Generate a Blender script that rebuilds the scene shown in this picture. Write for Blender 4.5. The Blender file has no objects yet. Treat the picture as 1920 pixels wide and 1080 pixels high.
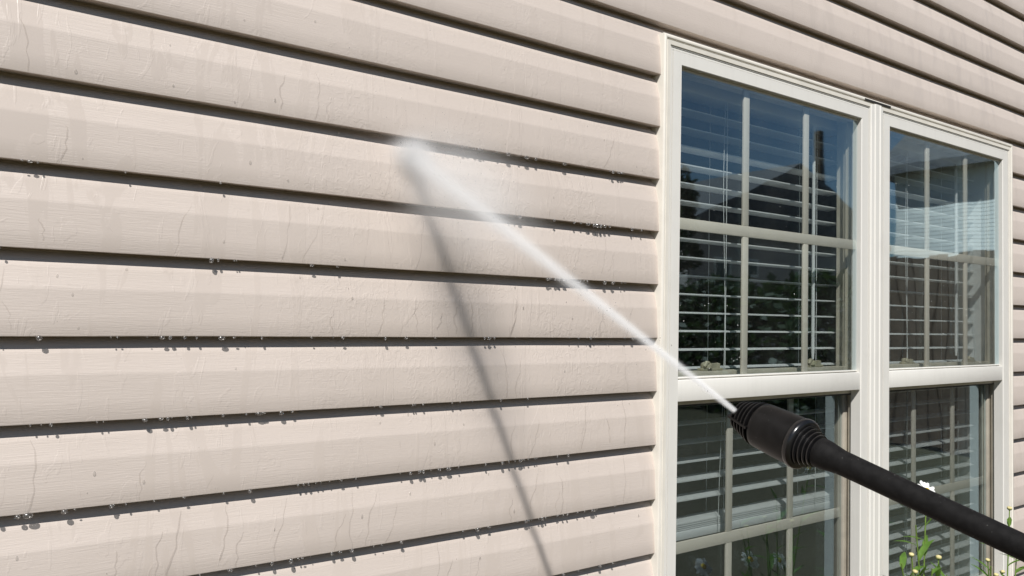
import bpy, bmesh, math, random
from mathutils import Vector, Matrix, noise as mnoise
random.seed(7)
S = bpy.context.scene
COL = S.collection

# ------------------------------------------------------------------ camera
H = 0.1143                 # exposed height of one siding course
ZB = 1.463                 # height of the lip of course 0
CAM = Vector((0.0, -1.2072, ZB + 0.0372))
F_PX, YAW, PITCH, ROLL = 1500.0, 0.627457, 0.036797, 0.01994
fw = Vector((math.sin(YAW)*math.cos(PITCH), math.cos(YAW)*math.cos(PITCH), math.sin(PITCH)))
r0 = Vector((math.cos(YAW), -math.sin(YAW), 0)); u0 = r0.cross(fw)
rt = math.cos(ROLL)*r0 + math.sin(ROLL)*u0
up = -math.sin(ROLL)*r0 + math.cos(ROLL)*u0
cd = bpy.data.cameras.new('camera'); cam = bpy.data.objects.new('camera', cd); COL.objects.link(cam)
cd.sensor_width = 36; cd.lens = F_PX/1920*36; cd.clip_start = 0.02; cd.clip_end = 3000
m3 = Matrix((rt, up, -fw)).transposed()
cam.matrix_world = Matrix.Translation(CAM) @ m3.to_4x4()
S.camera = cam

def ray(x, y): return rt*((x-960)/F_PX) - up*((y-540)/F_PX) + fw
def at(x, y, depth): return CAM + ray(x, y)*depth           # a pixel at a known depth
def onplane(x, y, Y):                                       # a pixel on a plane parallel to the wall
    d = ray(x, y); return CAM + d*((Y-CAM.y)/d.y)

# ------------------------------------------------------------------ world + sun
SUN_TRAVEL = Vector((0.775, 1.0, -1.45)).normalized()
sd = -SUN_TRAVEL
el = math.asin(sd.z); rot = math.atan2(sd.x, sd.y)
W = bpy.data.worlds.new('World'); S.world = W; W.use_nodes = True
wn = W.node_tree; wn.nodes.clear()
sky = wn.nodes.new('ShaderNodeTexSky'); sky.sky_type = 'NISHITA'; sky.sun_disc = False
sky.sun_elevation = el; sky.sun_rotation = rot; sky.dust_density = 0.0; sky.ozone_density = 2.0
bg = wn.nodes.new('ShaderNodeBackground'); bg.inputs['Strength'].default_value = 0.05
wo = wn.nodes.new('ShaderNodeOutputWorld')
wn.links.new(sky.outputs[0], bg.inputs[0]); wn.links.new(bg.outputs[0], wo.inputs[0])
sl = bpy.data.lights.new('sun', 'SUN'); sl.energy = 4.8; sl.angle = math.radians(0.53); sl.color = (1, 0.97, 0.93)
so = bpy.data.objects.new('sun', sl); COL.objects.link(so)
so.rotation_euler = SUN_TRAVEL.to_track_quat('-Z', 'Y').to_euler(); so.location = (-6, -8, 12)
S.view_settings.view_transform = 'Standard'; S.view_settings.look = 'None'
S.view_settings.gamma = 1; S.view_settings.use_curve_mapping = False
S.view_settings.exposure = 0.27
S.render.engine = 'CYCLES'
S.cycles.use_denoising = True
S.cycles.max_bounces = 10; S.cycles.transparent_max_bounces = 40
S.cycles.volume_bounces = 2; S.cycles.volume_max_steps = 256
S.cycles.sample_clamp_indirect = 8
S.cycles.caustics_refractive = False; S.cycles.caustics_reflective = False

# ------------------------------------------------------------------ material helpers
class NT:
    def __init__(s, name):
        s.m = bpy.data.materials.new(name); s.m.use_nodes = True
        s.t = s.m.node_tree; s.t.nodes.clear()
        s.out = s.t.nodes.new('ShaderNodeOutputMaterial')
    def n(s, kind, **kw):
        nd = s.t.nodes.new('ShaderNode'+kind)
        for k, v in kw.items():
            if k in nd.inputs: s.set(nd.inputs[k], v)
            else: setattr(nd, k, v)
        return nd
    def set(s, sock, v):
        if isinstance(v, bpy.types.NodeSocket): s.t.links.new(v, sock)
        else: sock.default_value = v
    def math(s, op, a, b=None, c=None, clamp=False):
        nd = s.t.nodes.new('ShaderNodeMath'); nd.operation = op; nd.use_clamp = clamp
        for i, v in enumerate((a, b, c)):
            if v is not None: s.set(nd.inputs[i], v)
        return nd.outputs[0]
    def step(s, v, a, b, lo=0.0, hi=1.0):
        nd = s.t.nodes.new('ShaderNodeMapRange'); nd.interpolation_type = 'SMOOTHSTEP'
        s.set(nd.inputs[0], v); s.set(nd.inputs[1], a); s.set(nd.inputs[2], b); s.set(nd.inputs[3], lo); s.set(nd.inputs[4], hi)
        return nd.outputs[0]
    def coord(s, scale=(1, 1, 1), loc=(0, 0, 0)):
        tc = s.t.nodes.new('ShaderNodeTexCoord'); mp = s.t.nodes.new('ShaderNodeMapping')
        mp.inputs['Scale'].default_value = scale; mp.inputs['Location'].default_value = loc
        s.t.links.new(tc.outputs['Object'], mp.inputs[0]); return mp.outputs[0]
    def noise(s, vec, scale=1.0, detail=2.0, rough=0.5, dist=0.0):
        nd = s.t.nodes.new('ShaderNodeTexNoise')
        s.set(nd.inputs['Vector'], vec); nd.inputs['Scale'].default_value = scale
        nd.inputs['Detail'].default_value = detail; nd.inputs['Roughness'].default_value = rough
        nd.inputs['Distortion'].default_value = dist
        return nd.outputs[0]
    def mix(s, fac, a, b):
        nd = s.t.nodes.new('ShaderNodeMix'); nd.data_type = 'RGBA'
        s.set(nd.inputs[0], fac); s.set(nd.inputs[6], a); s.set(nd.inputs[7], b); return nd.outputs[2]
    def bump(s, height, strength=1.0, dist=0.001, normal=None):
        nd = s.t.nodes.new('ShaderNodeBump'); s.set(nd.inputs['Height'], height)
        nd.inputs['Strength'].default_value = strength; nd.inputs['Distance'].default_value = dist
        if normal is not None: s.set(nd.inputs['Normal'], normal)
        return nd.outputs[0]
    def bsdf(s, color, rough=0.5, normal=None, **kw):
        nd = s.t.nodes.new('ShaderNodeBsdfPrincipled'); s.set(nd.inputs['Base Color'], color); s.set(nd.inputs['Roughness'], rough)
        if normal is not None: s.set(nd.inputs['Normal'], normal)
        for k, v in kw.items(): s.set(nd.inputs[k], v)
        return nd.outputs[0]
    def surf(s, sh): s.t.links.new(sh, s.out.inputs['Surface']); return s.m
    def vol(s, sh): s.t.links.new(sh, s.out.inputs['Volume']); return s.m

def rgb(r, g, b): return (r, g, b, 1)
M = {}
IMPACT = onplane(768, 290, 0.004)

# vinyl siding: embossed grain, film of running water that smooths the grain, drips
k = NT('vinyl_siding')
c = k.coord()
grain = k.math('ADD', k.math('MULTIPLY', k.noise(k.coord((22, 10, 430)), 1, 3, 0.65, 0.25), 0.75), k.math('MULTIPLY', k.noise(k.coord((60, 20, 1100)), 1, 2, 0.6), 0.35))
# long vertical runs of water, each with a meniscus edge
w1 = k.noise(k.coord((15, 6, 2.6), (3, 0, 1)), 1, 4, 0.6, 1.5)
w2 = k.noise(k.coord((30, 12, 9.0), (9, 0, 4)), 1, 3, 0.55, 2.2)
film = k.step(w1, 0.545, 0.57)
riv = k.step(w2, 0.59, 0.64)
# closer to where the jet lands the water is churned up
vd = k.n('VectorMath', operation='DISTANCE'); k.set(vd.inputs[0], c); vd.inputs[1].default_value = (IMPACT.x+0.22, 0, IMPACT.z-0.15)
near = k.step(vd.outputs['Value'], 0.62, 0.12)
churn_n = k.noise(k.coord((75, 40, 60), (1, 0, 2)), 1, 4, 0.6, 1.6)
churn = k.math('MULTIPLY', k.step(churn_n, 0.47, 0.60), k.step(k.noise(k.coord((5, 4, 6)), 1, 2), 0.38, 0.62))
churn = k.math('MULTIPLY', churn, k.math('ADD', k.math('MULTIPLY', near, 0.8), 0.06))
film2 = k.math('MAXIMUM', film, near)
dry = k.math('SUBTRACT', 1.0, k.math('MULTIPLY', film2, 0.88))
n1 = k.bump(k.math('MULTIPLY', grain, dry), 0.43, 0.0011)
wh = k.math('ADD', k.math('MULTIPLY', film, 0.55), k.math('ADD', k.math('MULTIPLY', riv, 0.24), k.math('MULTIPLY', churn, 0.75)))
n2 = k.bump(wh, 0.44, 0.0011, n1)
blot = k.noise(k.coord((3, 3, 3)), 1, 4, 0.6)
spots = k.step(k.noise(k.coord((42, 42, 42), (5, 5, 5)), 1, 2, 0.5), 0.70, 0.80)
colr = k.mix(k.step(blot, 0.3, 0.7), rgb(0.535, 0.468, 0.419), rgb(0.566, 0.496, 0.446))
colr = k.mix(k.math('MULTIPLY', film2, 0.2), colr, rgb(0.485, 0.42, 0.368))
colr = k.mix(k.math('MULTIPLY', spots, 0.22), colr, rgb(0.40, 0.35, 0.31))
rough = k.math('SUBTRACT', 0.52, k.math('MULTIPLY', film2, 0.20))
M['siding'] = k.surf(k.bsdf(colr, rough, n2, **{'Specular IOR Level': 0.4}))

# almond-white window vinyl with rain streaks and grime
k = NT('window_vinyl')
st = k.noise(k.coord((90, 40, 3)), 1, 3, 0.6)
gr = k.noise(k.coord((9, 9, 9)), 1, 4, 0.65)
colr = k.mix(k.math('MULTIPLY', k.step(st, 0.42, 0.75), 0.18), rgb(0.69, 0.672, 0.628), rgb(0.58, 0.56, 0.52))
colr = k.mix(k.math('MULTIPLY', k.step(gr, 0.5, 0.8), 0.35), colr, rgb(0.56, 0.545, 0.505))
M['vinyl'] = k.surf(k.bsdf(colr, 0.38, k.bump(k.noise(k.coord((300, 300, 300)), 1, 2), 0.08, 0.0005)))
def plain(name, col, rough=0.5, var=0.12, sc=30, bump=0.1, **kw):
    k = NT(name)
    f = k.noise(k.coord((sc, sc, sc)), 1, 3, 0.6)
    d = tuple(max(0, v*(1-var)) for v in col[:3])+(1,)
    return k.surf(k.bsdf(k.mix(k.step(f, 0.35, 0.7), col, d), rough, k.bump(f, bump, 0.001), **kw))
M['cream'] = plain('cream_channel', rgb(0.74, 0.70, 0.625), 0.4, 0.08, 14)
M['almond'] = plain('almond_jamb', rgb(0.60, 0.55, 0.455), 0.5, 0.18, 18)
M['muntin'] = plain('muntin_almond', rgb(0.76, 0.72, 0.62), 0.45, 0.06, 20)
M['lock'] = plain('lock_almond', rgb(0.47, 0.43, 0.31), 0.45, 0.25, 60)
M['gasket'] = plain('black_gasket', rgb(0.02, 0.02, 0.02), 0.6, 0.2)
M['slot_shade'] = plain('slot_shade_black', rgb(0.015, 0.014, 0.013), 0.8, 0.2)  # near-black colour standing for the shade inside the gap over the mullion
M['slat'] = plain('white_slat', rgb(0.80, 0.82, 0.83), 0.42, 0.05, 10)
M['cord'] = plain('white_cord', rgb(0.72, 0.74, 0.75), 0.7, 0.05)
M['drywall'] = plain('white_drywall', rgb(0.72, 0.74, 0.74), 0.8, 0.04, 10)
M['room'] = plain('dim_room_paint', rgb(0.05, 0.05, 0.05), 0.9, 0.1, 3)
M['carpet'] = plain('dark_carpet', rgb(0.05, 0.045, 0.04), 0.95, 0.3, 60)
M['osb'] = plain('sheathing', rgb(0.25, 0.19, 0.12), 0.8, 0.3, 12)
M['rubber'] = plain('black_plastic', rgb(0.006, 0.0057, 0.0058), 0.40, 0.5, 90, 0.10, **{'Specular IOR Level': 0.24})
M['tube'] = plain('black_sleeve', rgb(0.010, 0.0096, 0.0097), 0.60, 0.45, 120, 0.22, **{'Specular IOR Level': 0.14})
M['hose'] = plain('hose_rubber', rgb(0.015, 0.015, 0.016), 0.5, 0.3, 50)
M['brass'] = plain('brass', rgb(0.45, 0.30, 0.08), 0.35, 0.2, 50, Metallic=1.0)

# glass: clear, reflecting by angle on its outer faces, slightly wavy, dusty
for nm_, key_, refl_ in (('outer_glass', 'glass', 4.3), ('inner_glass', 'glass_in', 0.85)):
    k = NT(nm_)
    wav = k.noise(k.coord((3.2, 3.2, 2.2)), 1, 1, 0.4)
    nb = k.bump(wav, 0.5, 0.003)
    fr = k.n('Fresnel', IOR=1.52); k.set(fr.inputs['Normal'], nb)
    geo = k.n('NewGeometry')
    fac = k.math('MULTIPLY', k.math('MULTIPLY', fr.outputs[0], refl_), k.math('SUBTRACT', 1.0, geo.outputs['Backfacing']), clamp=True)
    gl = k.n('BsdfGlossy', Color=rgb(0.70, 0.91, 1.0), Roughness=0.022); k.set(gl.inputs['Normal'], nb)
    tr = k.n('BsdfTransparent', Color=rgb(0.978, 0.99, 0.986))
    df = k.n('BsdfDiffuse', Color=rgb(0.55, 0.55, 0.52))
    mx = k.n('MixShader'); k.set(mx.inputs[0], fac); k.set(mx.inputs[1], tr.outputs[0]); k.set(mx.inputs[2], gl.outputs[0])
    dust = k.math('MULTIPLY', k.step(k.noise(k.coord((420, 420, 420)), 1, 1, 0.5), 0.66, 0.76), 0.10)
    dust = k.math('ADD', dust, k.math('MULTIPLY', k.step(k.noise(k.coord((7, 7, 2.5)), 1, 4, 0.6), 0.40, 0.75), 0.008))
    m2 = k.n('MixShader'); k.set(m2.inputs[0], dust); k.set(m2.inputs[1], mx.outputs[0]); k.set(m2.inputs[2], df.outputs[0])
    M[key_] = k.surf(m2.outputs[0])

# insect screen cloth
k = NT('insect_screen')
tr = k.n('BsdfTransparent'); df = k.n('BsdfDiffuse', Color=rgb(0.018, 0.019, 0.021))
fl = k.step(k.noise(k.coord((330, 330, 330)), 1, 1), 0.72, 0.78)
d2 = k.n('BsdfDiffuse', Color=rgb(0.45, 0.47, 0.47))
mxa = k.n('MixShader'); k.set(mxa.inputs[0], fl); k.set(mxa.inputs[1], df.outputs[0]); k.set(mxa.inputs[2], d2.outputs[0])
mx = k.n('MixShader'); mx.inputs[0].default_value = 0.19; k.set(mx.inputs[1], tr.outputs[0]); k.set(mx.inputs[2], mxa.outputs[0])
M['screen'] = k.surf(mx.outputs[0])

# water drops
k = NT('water')
g = k.n('BsdfGlass', Color=rgb(1, 1, 1), IOR=1.333, Roughness=0.04); tr = k.n('BsdfTransparent', Color=rgb(0.97, 0.97, 0.96))
mx = k.n('MixShader'); mx.inputs[0].default_value = 0.4; k.set(mx.inputs[1], tr.outputs[0]); k.set(mx.inputs[2], g.outputs[0])
tl = k.n('BsdfTranslucent', Color=rgb(0.9, 0.9, 0.9)); m3_ = k.n('MixShader'); gs_ = k.n('BsdfGlossy', Roughness=0.22); mg_ = k.n('MixShader'); mg_.inputs[0].default_value = 0.10; k.set(mg_.inputs[1], mx.outputs[0]); k.set(mg_.inputs[2], gs_.outputs[0]); m3_.inputs[0].default_value = 0.2; k.set(m3_.inputs[1], mg_.outputs[0]); k.set(m3_.inputs[2], tl.outputs[0])
M['water'] = k.surf(m3_.outputs[0])
k = NT('water_film')
g = k.n('BsdfGlass', Color=rgb(1, 1, 1), IOR=1.333, Roughness=0.05); tr = k.n('BsdfTransparent', Color=rgb(0.99, 0.985, 0.98))
mx = k.n('MixShader'); mx.inputs[0].default_value = 0.13; k.set(mx.inputs[1], tr.outputs[0]); k.set(mx.inputs[2], g.outputs[0])
tl = k.n('BsdfTranslucent', Color=rgb(0.9, 0.9, 0.9)); m3_ = k.n('MixShader'); m3_.inputs[0].default_value = 0.1; k.set(m3_.inputs[1], mx.outputs[0]); k.set(m3_.inputs[2], tl.outputs[0])
M['film'] = k.surf(m3_.outputs[0])
k = NT('water_bead')
g = k.n('BsdfGlass', Color=rgb(1, 1, 1), IOR=1.333, Roughness=0.10); tr = k.n('BsdfTransparent', Color=rgb(0.99, 0.99, 0.985))
mx = k.n('MixShader'); mx.inputs[0].default_value = 0.12; k.set(mx.inputs[1], tr.outputs[0]); k.set(mx.inputs[2], g.outputs[0])
tl = k.n('BsdfTranslucent', Color=rgb(0.9, 0.9, 0.9)); m3_ = k.n('MixShader'); gs_ = k.n('BsdfGlossy', Roughness=0.25); m3_.inputs[0].default_value = 0.25; k.set(m3_.inputs[1], mx.outputs[0]); k.set(m3_.inputs[2], tl.outputs[0])
M['bead'] = k.surf(m3_.outputs[0])
M['gloss'] = plain('glossy_black', rgb(0.010, 0.0098, 0.0105), 0.24, 0.4, 90, 0.06, **{'Specular IOR Level': 0.5})

# lawn, mulch, fence, houses
k = NT('lawn')
f1 = k.noise(k.coord((1.2, 1.2, 1)), 1, 4, 0.6); f2 = k.noise(k.coord((60, 60, 1)), 1, 3, 0.7)
colr = k.mix(k.step(f1, 0.3, 0.7), rgb(0.085, 0.075, 0.04), rgb(0.10, 0.088, 0.048))
colr = k.mix(k.step(f2, 0.45, 0.7), colr, rgb(0.12, 0.10, 0.06))
M['lawn'] = k.surf(k.bsdf(colr, 0.9, k.bump(f2, 0.8, 0.02)))
M['mulch'] = plain('mulch', rgb(0.10, 0.065, 0.04), 0.9, 0.6, 40, 0.9)
M['fence'] = plain('weathered_board', rgb(0.115, 0.075, 0.05), 0.8, 0.35, 7)
M['shingle'] = plain('grey_shingle', rgb(0.13, 0.13, 0.14), 0.9, 0.35, 9, 0.6)
M['nwall'] = plain('pale_wall', rgb(0.78, 0.76, 0.72), 0.7, 0.06, 3)
M['nwall2'] = plain('taupe_wall', rgb(0.42, 0.385, 0.365), 0.7, 0.06, 3)
M['trim'] = plain('white_trim', rgb(0.75, 0.75, 0.73), 0.5, 0.05, 5)
M['ndark'] = plain('dark_glass', rgb(0.02, 0.025, 0.03), 0.08, 0.1, 5, 0.0)
M['stem'] = plain('green_stem', rgb(0.13, 0.21, 0.03), 0.5, 0.3, 60)
def leafmat(name, col):
    k = NT(name); f = k.noise(k.coord((45, 45, 45)), 1, 3)
    cc = k.mix(k.step(f, 0.3, 0.7), rgb(*col), rgb(col[0]*0.6, col[1]*0.7, col[2]*0.6))
    b = k.bsdf(cc, 0.45, k.bump(f, 0.2, 0.001)); t = k.n('BsdfTranslucent', Color=rgb(col[0]*1.3, col[1]*1.4, col[2]))
    mx = k.n('MixShader'); mx.inputs[0].default_value = 0.3; k.set(mx.inputs[1], b); k.set(mx.inputs[2], t.outputs[0])
    return k.surf(mx.outputs[0])
M['leaf'] = leafmat('daisy_leaf', (0.12, 0.22, 0.035))
M['tleaf'] = leafmat('tree_leaf', (0.035, 0.06, 0.02))
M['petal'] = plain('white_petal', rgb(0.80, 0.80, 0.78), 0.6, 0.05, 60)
M['disc'] = plain('yellow_disc', rgb(0.62, 0.42, 0.03), 0.7, 0.3, 300, 0.8)
M['bud'] = plain('bud_cream', rgb(0.66, 0.58, 0.28), 0.6, 0.3, 200, 0.5)
M['bark'] = plain('bark', rgb(0.10, 0.075, 0.05), 0.9, 0.4, 12, 1.0)

# ------------------------------------------------------------------ object helpers
WORLD_OF = {}
def link(name, me, mat=None, parent=None, loc=(0, 0, 0), rot=None, **props):
    o = bpy.data.objects.new(name, me); COL.objects.link(o)
    if me is not None and mat is not None and not me.materials: me.materials.append(M[mat] if isinstance(mat, str) else mat)
    mt = Matrix.Translation(Vector(loc)) @ (rot.to_4x4() if rot is not None else Matrix.Identity(4))
    o.matrix_basis = mt
    if parent is not None:
        o.parent = parent; o.matrix_parent_inverse = WORLD_OF[parent.name].inverted()
    WORLD_OF[o.name] = mt.copy()
    for a, b in props.items(): o[a] = b
    return o
def thing(name, loc, label, cat, group=None):
    o = link(name, None, loc=loc, label=label, category=cat); o.empty_display_size = 0.1
    if group: o['group'] = group
    return o
class MB:
    def __init__(s): s.v = []; s.f = []
    def add(s, vs, fs):
        b = len(s.v); s.v += [tuple(v) for v in vs]; s.f += [tuple(i+b for i in f) for f in fs]; return s
    def box(s, x0, x1, y0, y1, z0, z1):
        return s.add([(x0,y0,z0),(x1,y0,z0),(x1,y1,z0),(x0,y1,z0),(x0,y0,z1),(x1,y0,z1),(x1,y1,z1),(x0,y1,z1)],
                     [(0,3,2,1),(4,5,6,7),(0,1,5,4),(1,2,6,5),(2,3,7,6),(3,0,4,7)])
    def mesh(s, name, smooth=None, bevel=0, segs=2):
        me = bpy.data.meshes.new(name); me.from_pydata(s.v, [], s.f); me.update()
        if bevel:
            bm = bmesh.new(); bm.from_mesh(me)
            bmesh.ops.bevel(bm, geom=[e for e in bm.edges if e.is_manifold and e.calc_face_angle(0) > 0.5], offset=bevel, segments=segs, affect='EDGES', profile=0.5)
            bm.to_mesh(me); bm.free()
        if smooth is not None:
            for p in me.polygons: p.use_smooth = True
            me.set_sharp_from_angle(angle=math.radians(smooth))
        return me
def box(name, mat, parent, x0, x1, y0, y1, z0, z1, bevel=0.0, **kw):
    return link(name, MB().box(x0, x1, y0, y1, z0, z1).mesh(name, 30 if bevel else None, bevel), mat, parent, **kw)
def frame_axes(d):
    d = d.normalized(); a = Vector((0, 0, 1)) if abs(d.z) < 0.9 else Vector((1, 0, 0))
    e1 = d.cross(a).normalized(); return d, e1, d.cross(e1)
def lathe(mb, P, d, prof, n=32, cap=True):
    d, e1, e2 = frame_axes(d); b = len(mb.v)
    for t, r in prof:
        for i in range(n):
            a = 2*math.pi*i/n; mb.v.append(tuple(P + d*t + (e1*math.cos(a)+e2*math.sin(a))*r))
    for j in range(len(prof)-1):
        for i in range(n):
            i2 = (i+1) % n; mb.f.append((b+j*n+i, b+j*n+i2, b+(j+1)*n+i2, b+(j+1)*n+i))
    if cap:
        mb.f.append(tuple(b+i for i in reversed(range(n)))); mb.f.append(tuple(b+(len(prof)-1)*n+i for i in range(n)))
    return mb
def tube(mb, pts, radii, n=8):
    b = len(mb.v); L = len(pts)
    for j, p in enumerate(pts):
        d = (pts[min(j+1, L-1)] - pts[max(j-1, 0)]); d, e1, e2 = frame_axes(d); r = radii[j] if isinstance(radii, (list, tuple)) else radii
        for i in range(n):
            a = 2*math.pi*i/n; mb.v.append(tuple(p + (e1*math.cos(a)+e2*math.sin(a))*r))
    for j in range(L-1):
        for i in range(n):
            i2 = (i+1) % n; mb.f.append((b+j*n+i, b+j*n+i2, b+(j+1)*n+i2, b+(j+1)*n+i))
    mb.f.append(tuple(b+i for i in reversed(range(n)))); mb.f.append(tuple(b+(L-1)*n+i for i in range(n)))
    return mb

# ------------------------------------------------------------------ ground
g = MB(); g.add([(-400,-400,0),(400,-400,0),(400,400,0),(-400,400,0)], [(0,1,2,3)])
link('ground', g.mesh('ground'), 'lawn', kind='structure')
g = MB()
N = 60
for i in range(N+1):
    x = -3 + 11*i/N; g.v += [(x, 0.02, 0.02), (x, -0.3, 0.045+0.015*math.sin(i*1.7)), (x, -0.62+0.05*math.sin(i*0.9)+0.03*math.sin(i*2.3), 0.006)]
for i in range(N):
    for j in range(2): a = i*3+j; g.f.append((a, a+1, a+4, a+3))
link('planting_bed', g.mesh('planting_bed', 60), 'mulch', kind='structure')

# ------------------------------------------------------------------ the house
XL, XR = -3.0, 8.0
J0, J1, JT, JB = 1.264, 2.972, 0.662, -0.905       # outer edge of the window channel, heights relative to ZB
house = thing('house', (2.5, 0.02, 0), 'house clad in beige horizontal vinyl siding, wet from washing, with a double window', 'house')
K0, K1 = -12, 34
wall = MB()
zt = ZB + (K1+1)*H
for (x0, x1, z0, z1) in ((XL, J0+0.02, 0, zt), (J1-0.02, XR, 0, zt), (J0+0.02, J1-0.02, ZB+JT-0.02, zt), (J0+0.02, J1-0.02, 0, ZB+JB+0.02)):
    wall.box(x0, x1, 0.034, 0.15, z0, z1)
wall_o = link('wall', wall.mesh('wall'), 'osb', house)
# remaining shell and roof of the house
sh = MB(); sh.box(XL, XL+0.15, 0.152, 8, 0, zt); sh.box(XR-0.15, XR, 0.152, 8, 0, zt); sh.box(XL, XR, 8, 8.15, 0, zt)
link('outer_wall', sh.mesh('outer_wall'), 'nwall', house)
rf = MB(); rf.add([(XL-0.3,-0.15,zt+0.0),(XR+0.3,-0.15,zt+0.0),(XR+0.3,4.1,zt+2.2),(XL-0.3,4.1,zt+2.2),(XL-0.3,8.5,zt-0.05),(XR+0.3,8.5,zt-0.05)]+
       [(XL-0.3,-0.15,zt+0.15),(XR+0.3,-0.15,zt+0.15),(XR+0.3,4.1,zt+2.35),(XL-0.3,4.1,zt+2.35),(XL-0.3,8.5,zt+0.1),(XR+0.3,8.5,zt+0.1)],
       [(0,3,2,1),(3,4,5,2),(6,7,8,9),(9,8,11,10),(0,1,7,6),(5,4,10,11),(0,6,9,3),(3,9,10,4),(1,2,8,7),(2,5,11,8)])
link('roof', rf.mesh('roof'), 'shingle', house)
# interior room behind the window
rm = MB()
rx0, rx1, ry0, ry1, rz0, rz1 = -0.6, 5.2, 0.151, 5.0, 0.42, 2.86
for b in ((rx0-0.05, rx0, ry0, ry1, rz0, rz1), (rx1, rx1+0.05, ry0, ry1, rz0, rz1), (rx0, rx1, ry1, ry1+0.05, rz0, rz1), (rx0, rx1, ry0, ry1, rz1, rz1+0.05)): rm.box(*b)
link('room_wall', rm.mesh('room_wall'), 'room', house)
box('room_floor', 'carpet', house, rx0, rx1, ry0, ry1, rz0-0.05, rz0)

# siding courses (dutch lap): lip, flat face, cove running back under the course above
PROF = [(0.031, 0.003), (0.016, 0.0006), (0.0016, 0.0), (0.0004, 0.0004), (0.0, 0.0016), (0.0017, 0.25*H), (0.0036, 0.54*H), (0.0039, 0.56*H), (0.0045, 0.58*H), (0.0076, 0.69*H), (0.0104, 0.79*H), (0.0127, 0.88*H), (0.0175, 0.93*H), (0.026, 0.985*H), (0.030, 1.12*H)]
def siding(kc, x0, x1, zclip=None, dx=0.09):
    n = max(2, int((x1-x0)/dx)); z0 = ZB + kc*H
    pr = PROF
    if zclip is not None: pr = [(0.031, zclip)]+[q for q in PROF[4:] if q[1] > zclip]
    mb = MB(); L = len(pr)
    for i in range(n+1):
        x = x0+(x1-x0)*i/n
        wz = 0.0011*mnoise.noise((x*1.3, kc*7.3, 0)) + 0.0005*mnoise.noise((x*5, kc*3.1, 4))
        wy = 0.0012*mnoise.noise((x*1.7, kc*5.3, 9)) + 0.0004*mnoise.noise((x*6, kc*9, 2))
        for (y, z) in pr: mb.v.append((x, y+wy*(1 if z < 0.9*H else 0.3), z0+z+wz))
    for i in range(n):
        for j in range(L-1):
            a = i*L+j; mb.f.append((a, a+L, a+L+1, a+1))
    # close the ends and give the sheet a back
    me = mb.mesh('siding_panel', 35)
    link('siding_panel', me, 'siding', wall_o)
for kc in range(K0, K1+1):
    lo, hi = kc*H, (kc+1)*H
    if lo >= JT-0.001 or hi <= JB: siding(kc, XL, XR)
    else:
        siding(kc, XL, J0+0.006); siding(kc, J1-0.004, XR)
        if hi > JT: siding(kc, J0-0.002, J1+0.002, JT-0.01-lo)

# ------------------------------------------------------------------ windows
def ring(mb, x0, x1, z0, z1, steps):
    """stepped picture-frame: steps = list of (inset, y) from the outside in; joined with mitred quads"""
    b = len(mb.v)
    for ins, y in steps:
        mb.v += [(x0+ins, y, z0+ins), (x1-ins, y, z0+ins), (x1-ins, y, z1-ins), (x0+ins, y, z1-ins)]
    for j in range(len(steps)-1):
        for i in range(4):
            i2 = (i+1) % 4; mb.f.append((b+j*4+i, b+j*4+i2, b+(j+1)*4+i2, b+(j+1)*4+i))
    return mb
zq = lambda z: ZB+z
# channel that receives the siding, all round the pair of windows
ch = MB()
ring(ch, J0, J1, zq(JB), zq(JT), [(0.0, 0.04), (0.0, -0.0065), (0.0012, -0.0085), (0.003, -0.0095), (0.0075, -0.0095), (0.0095, -0.008), (0.0103, -0.0062), (0.0118, -0.0062), (0.0125, -0.0078), (0.0215, -0.0074), (0.0225, -0.005), (0.0228, 0.03)])
ch_o = link('window_channel', ch.mesh('window_channel', 40), 'cream', house)

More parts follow.
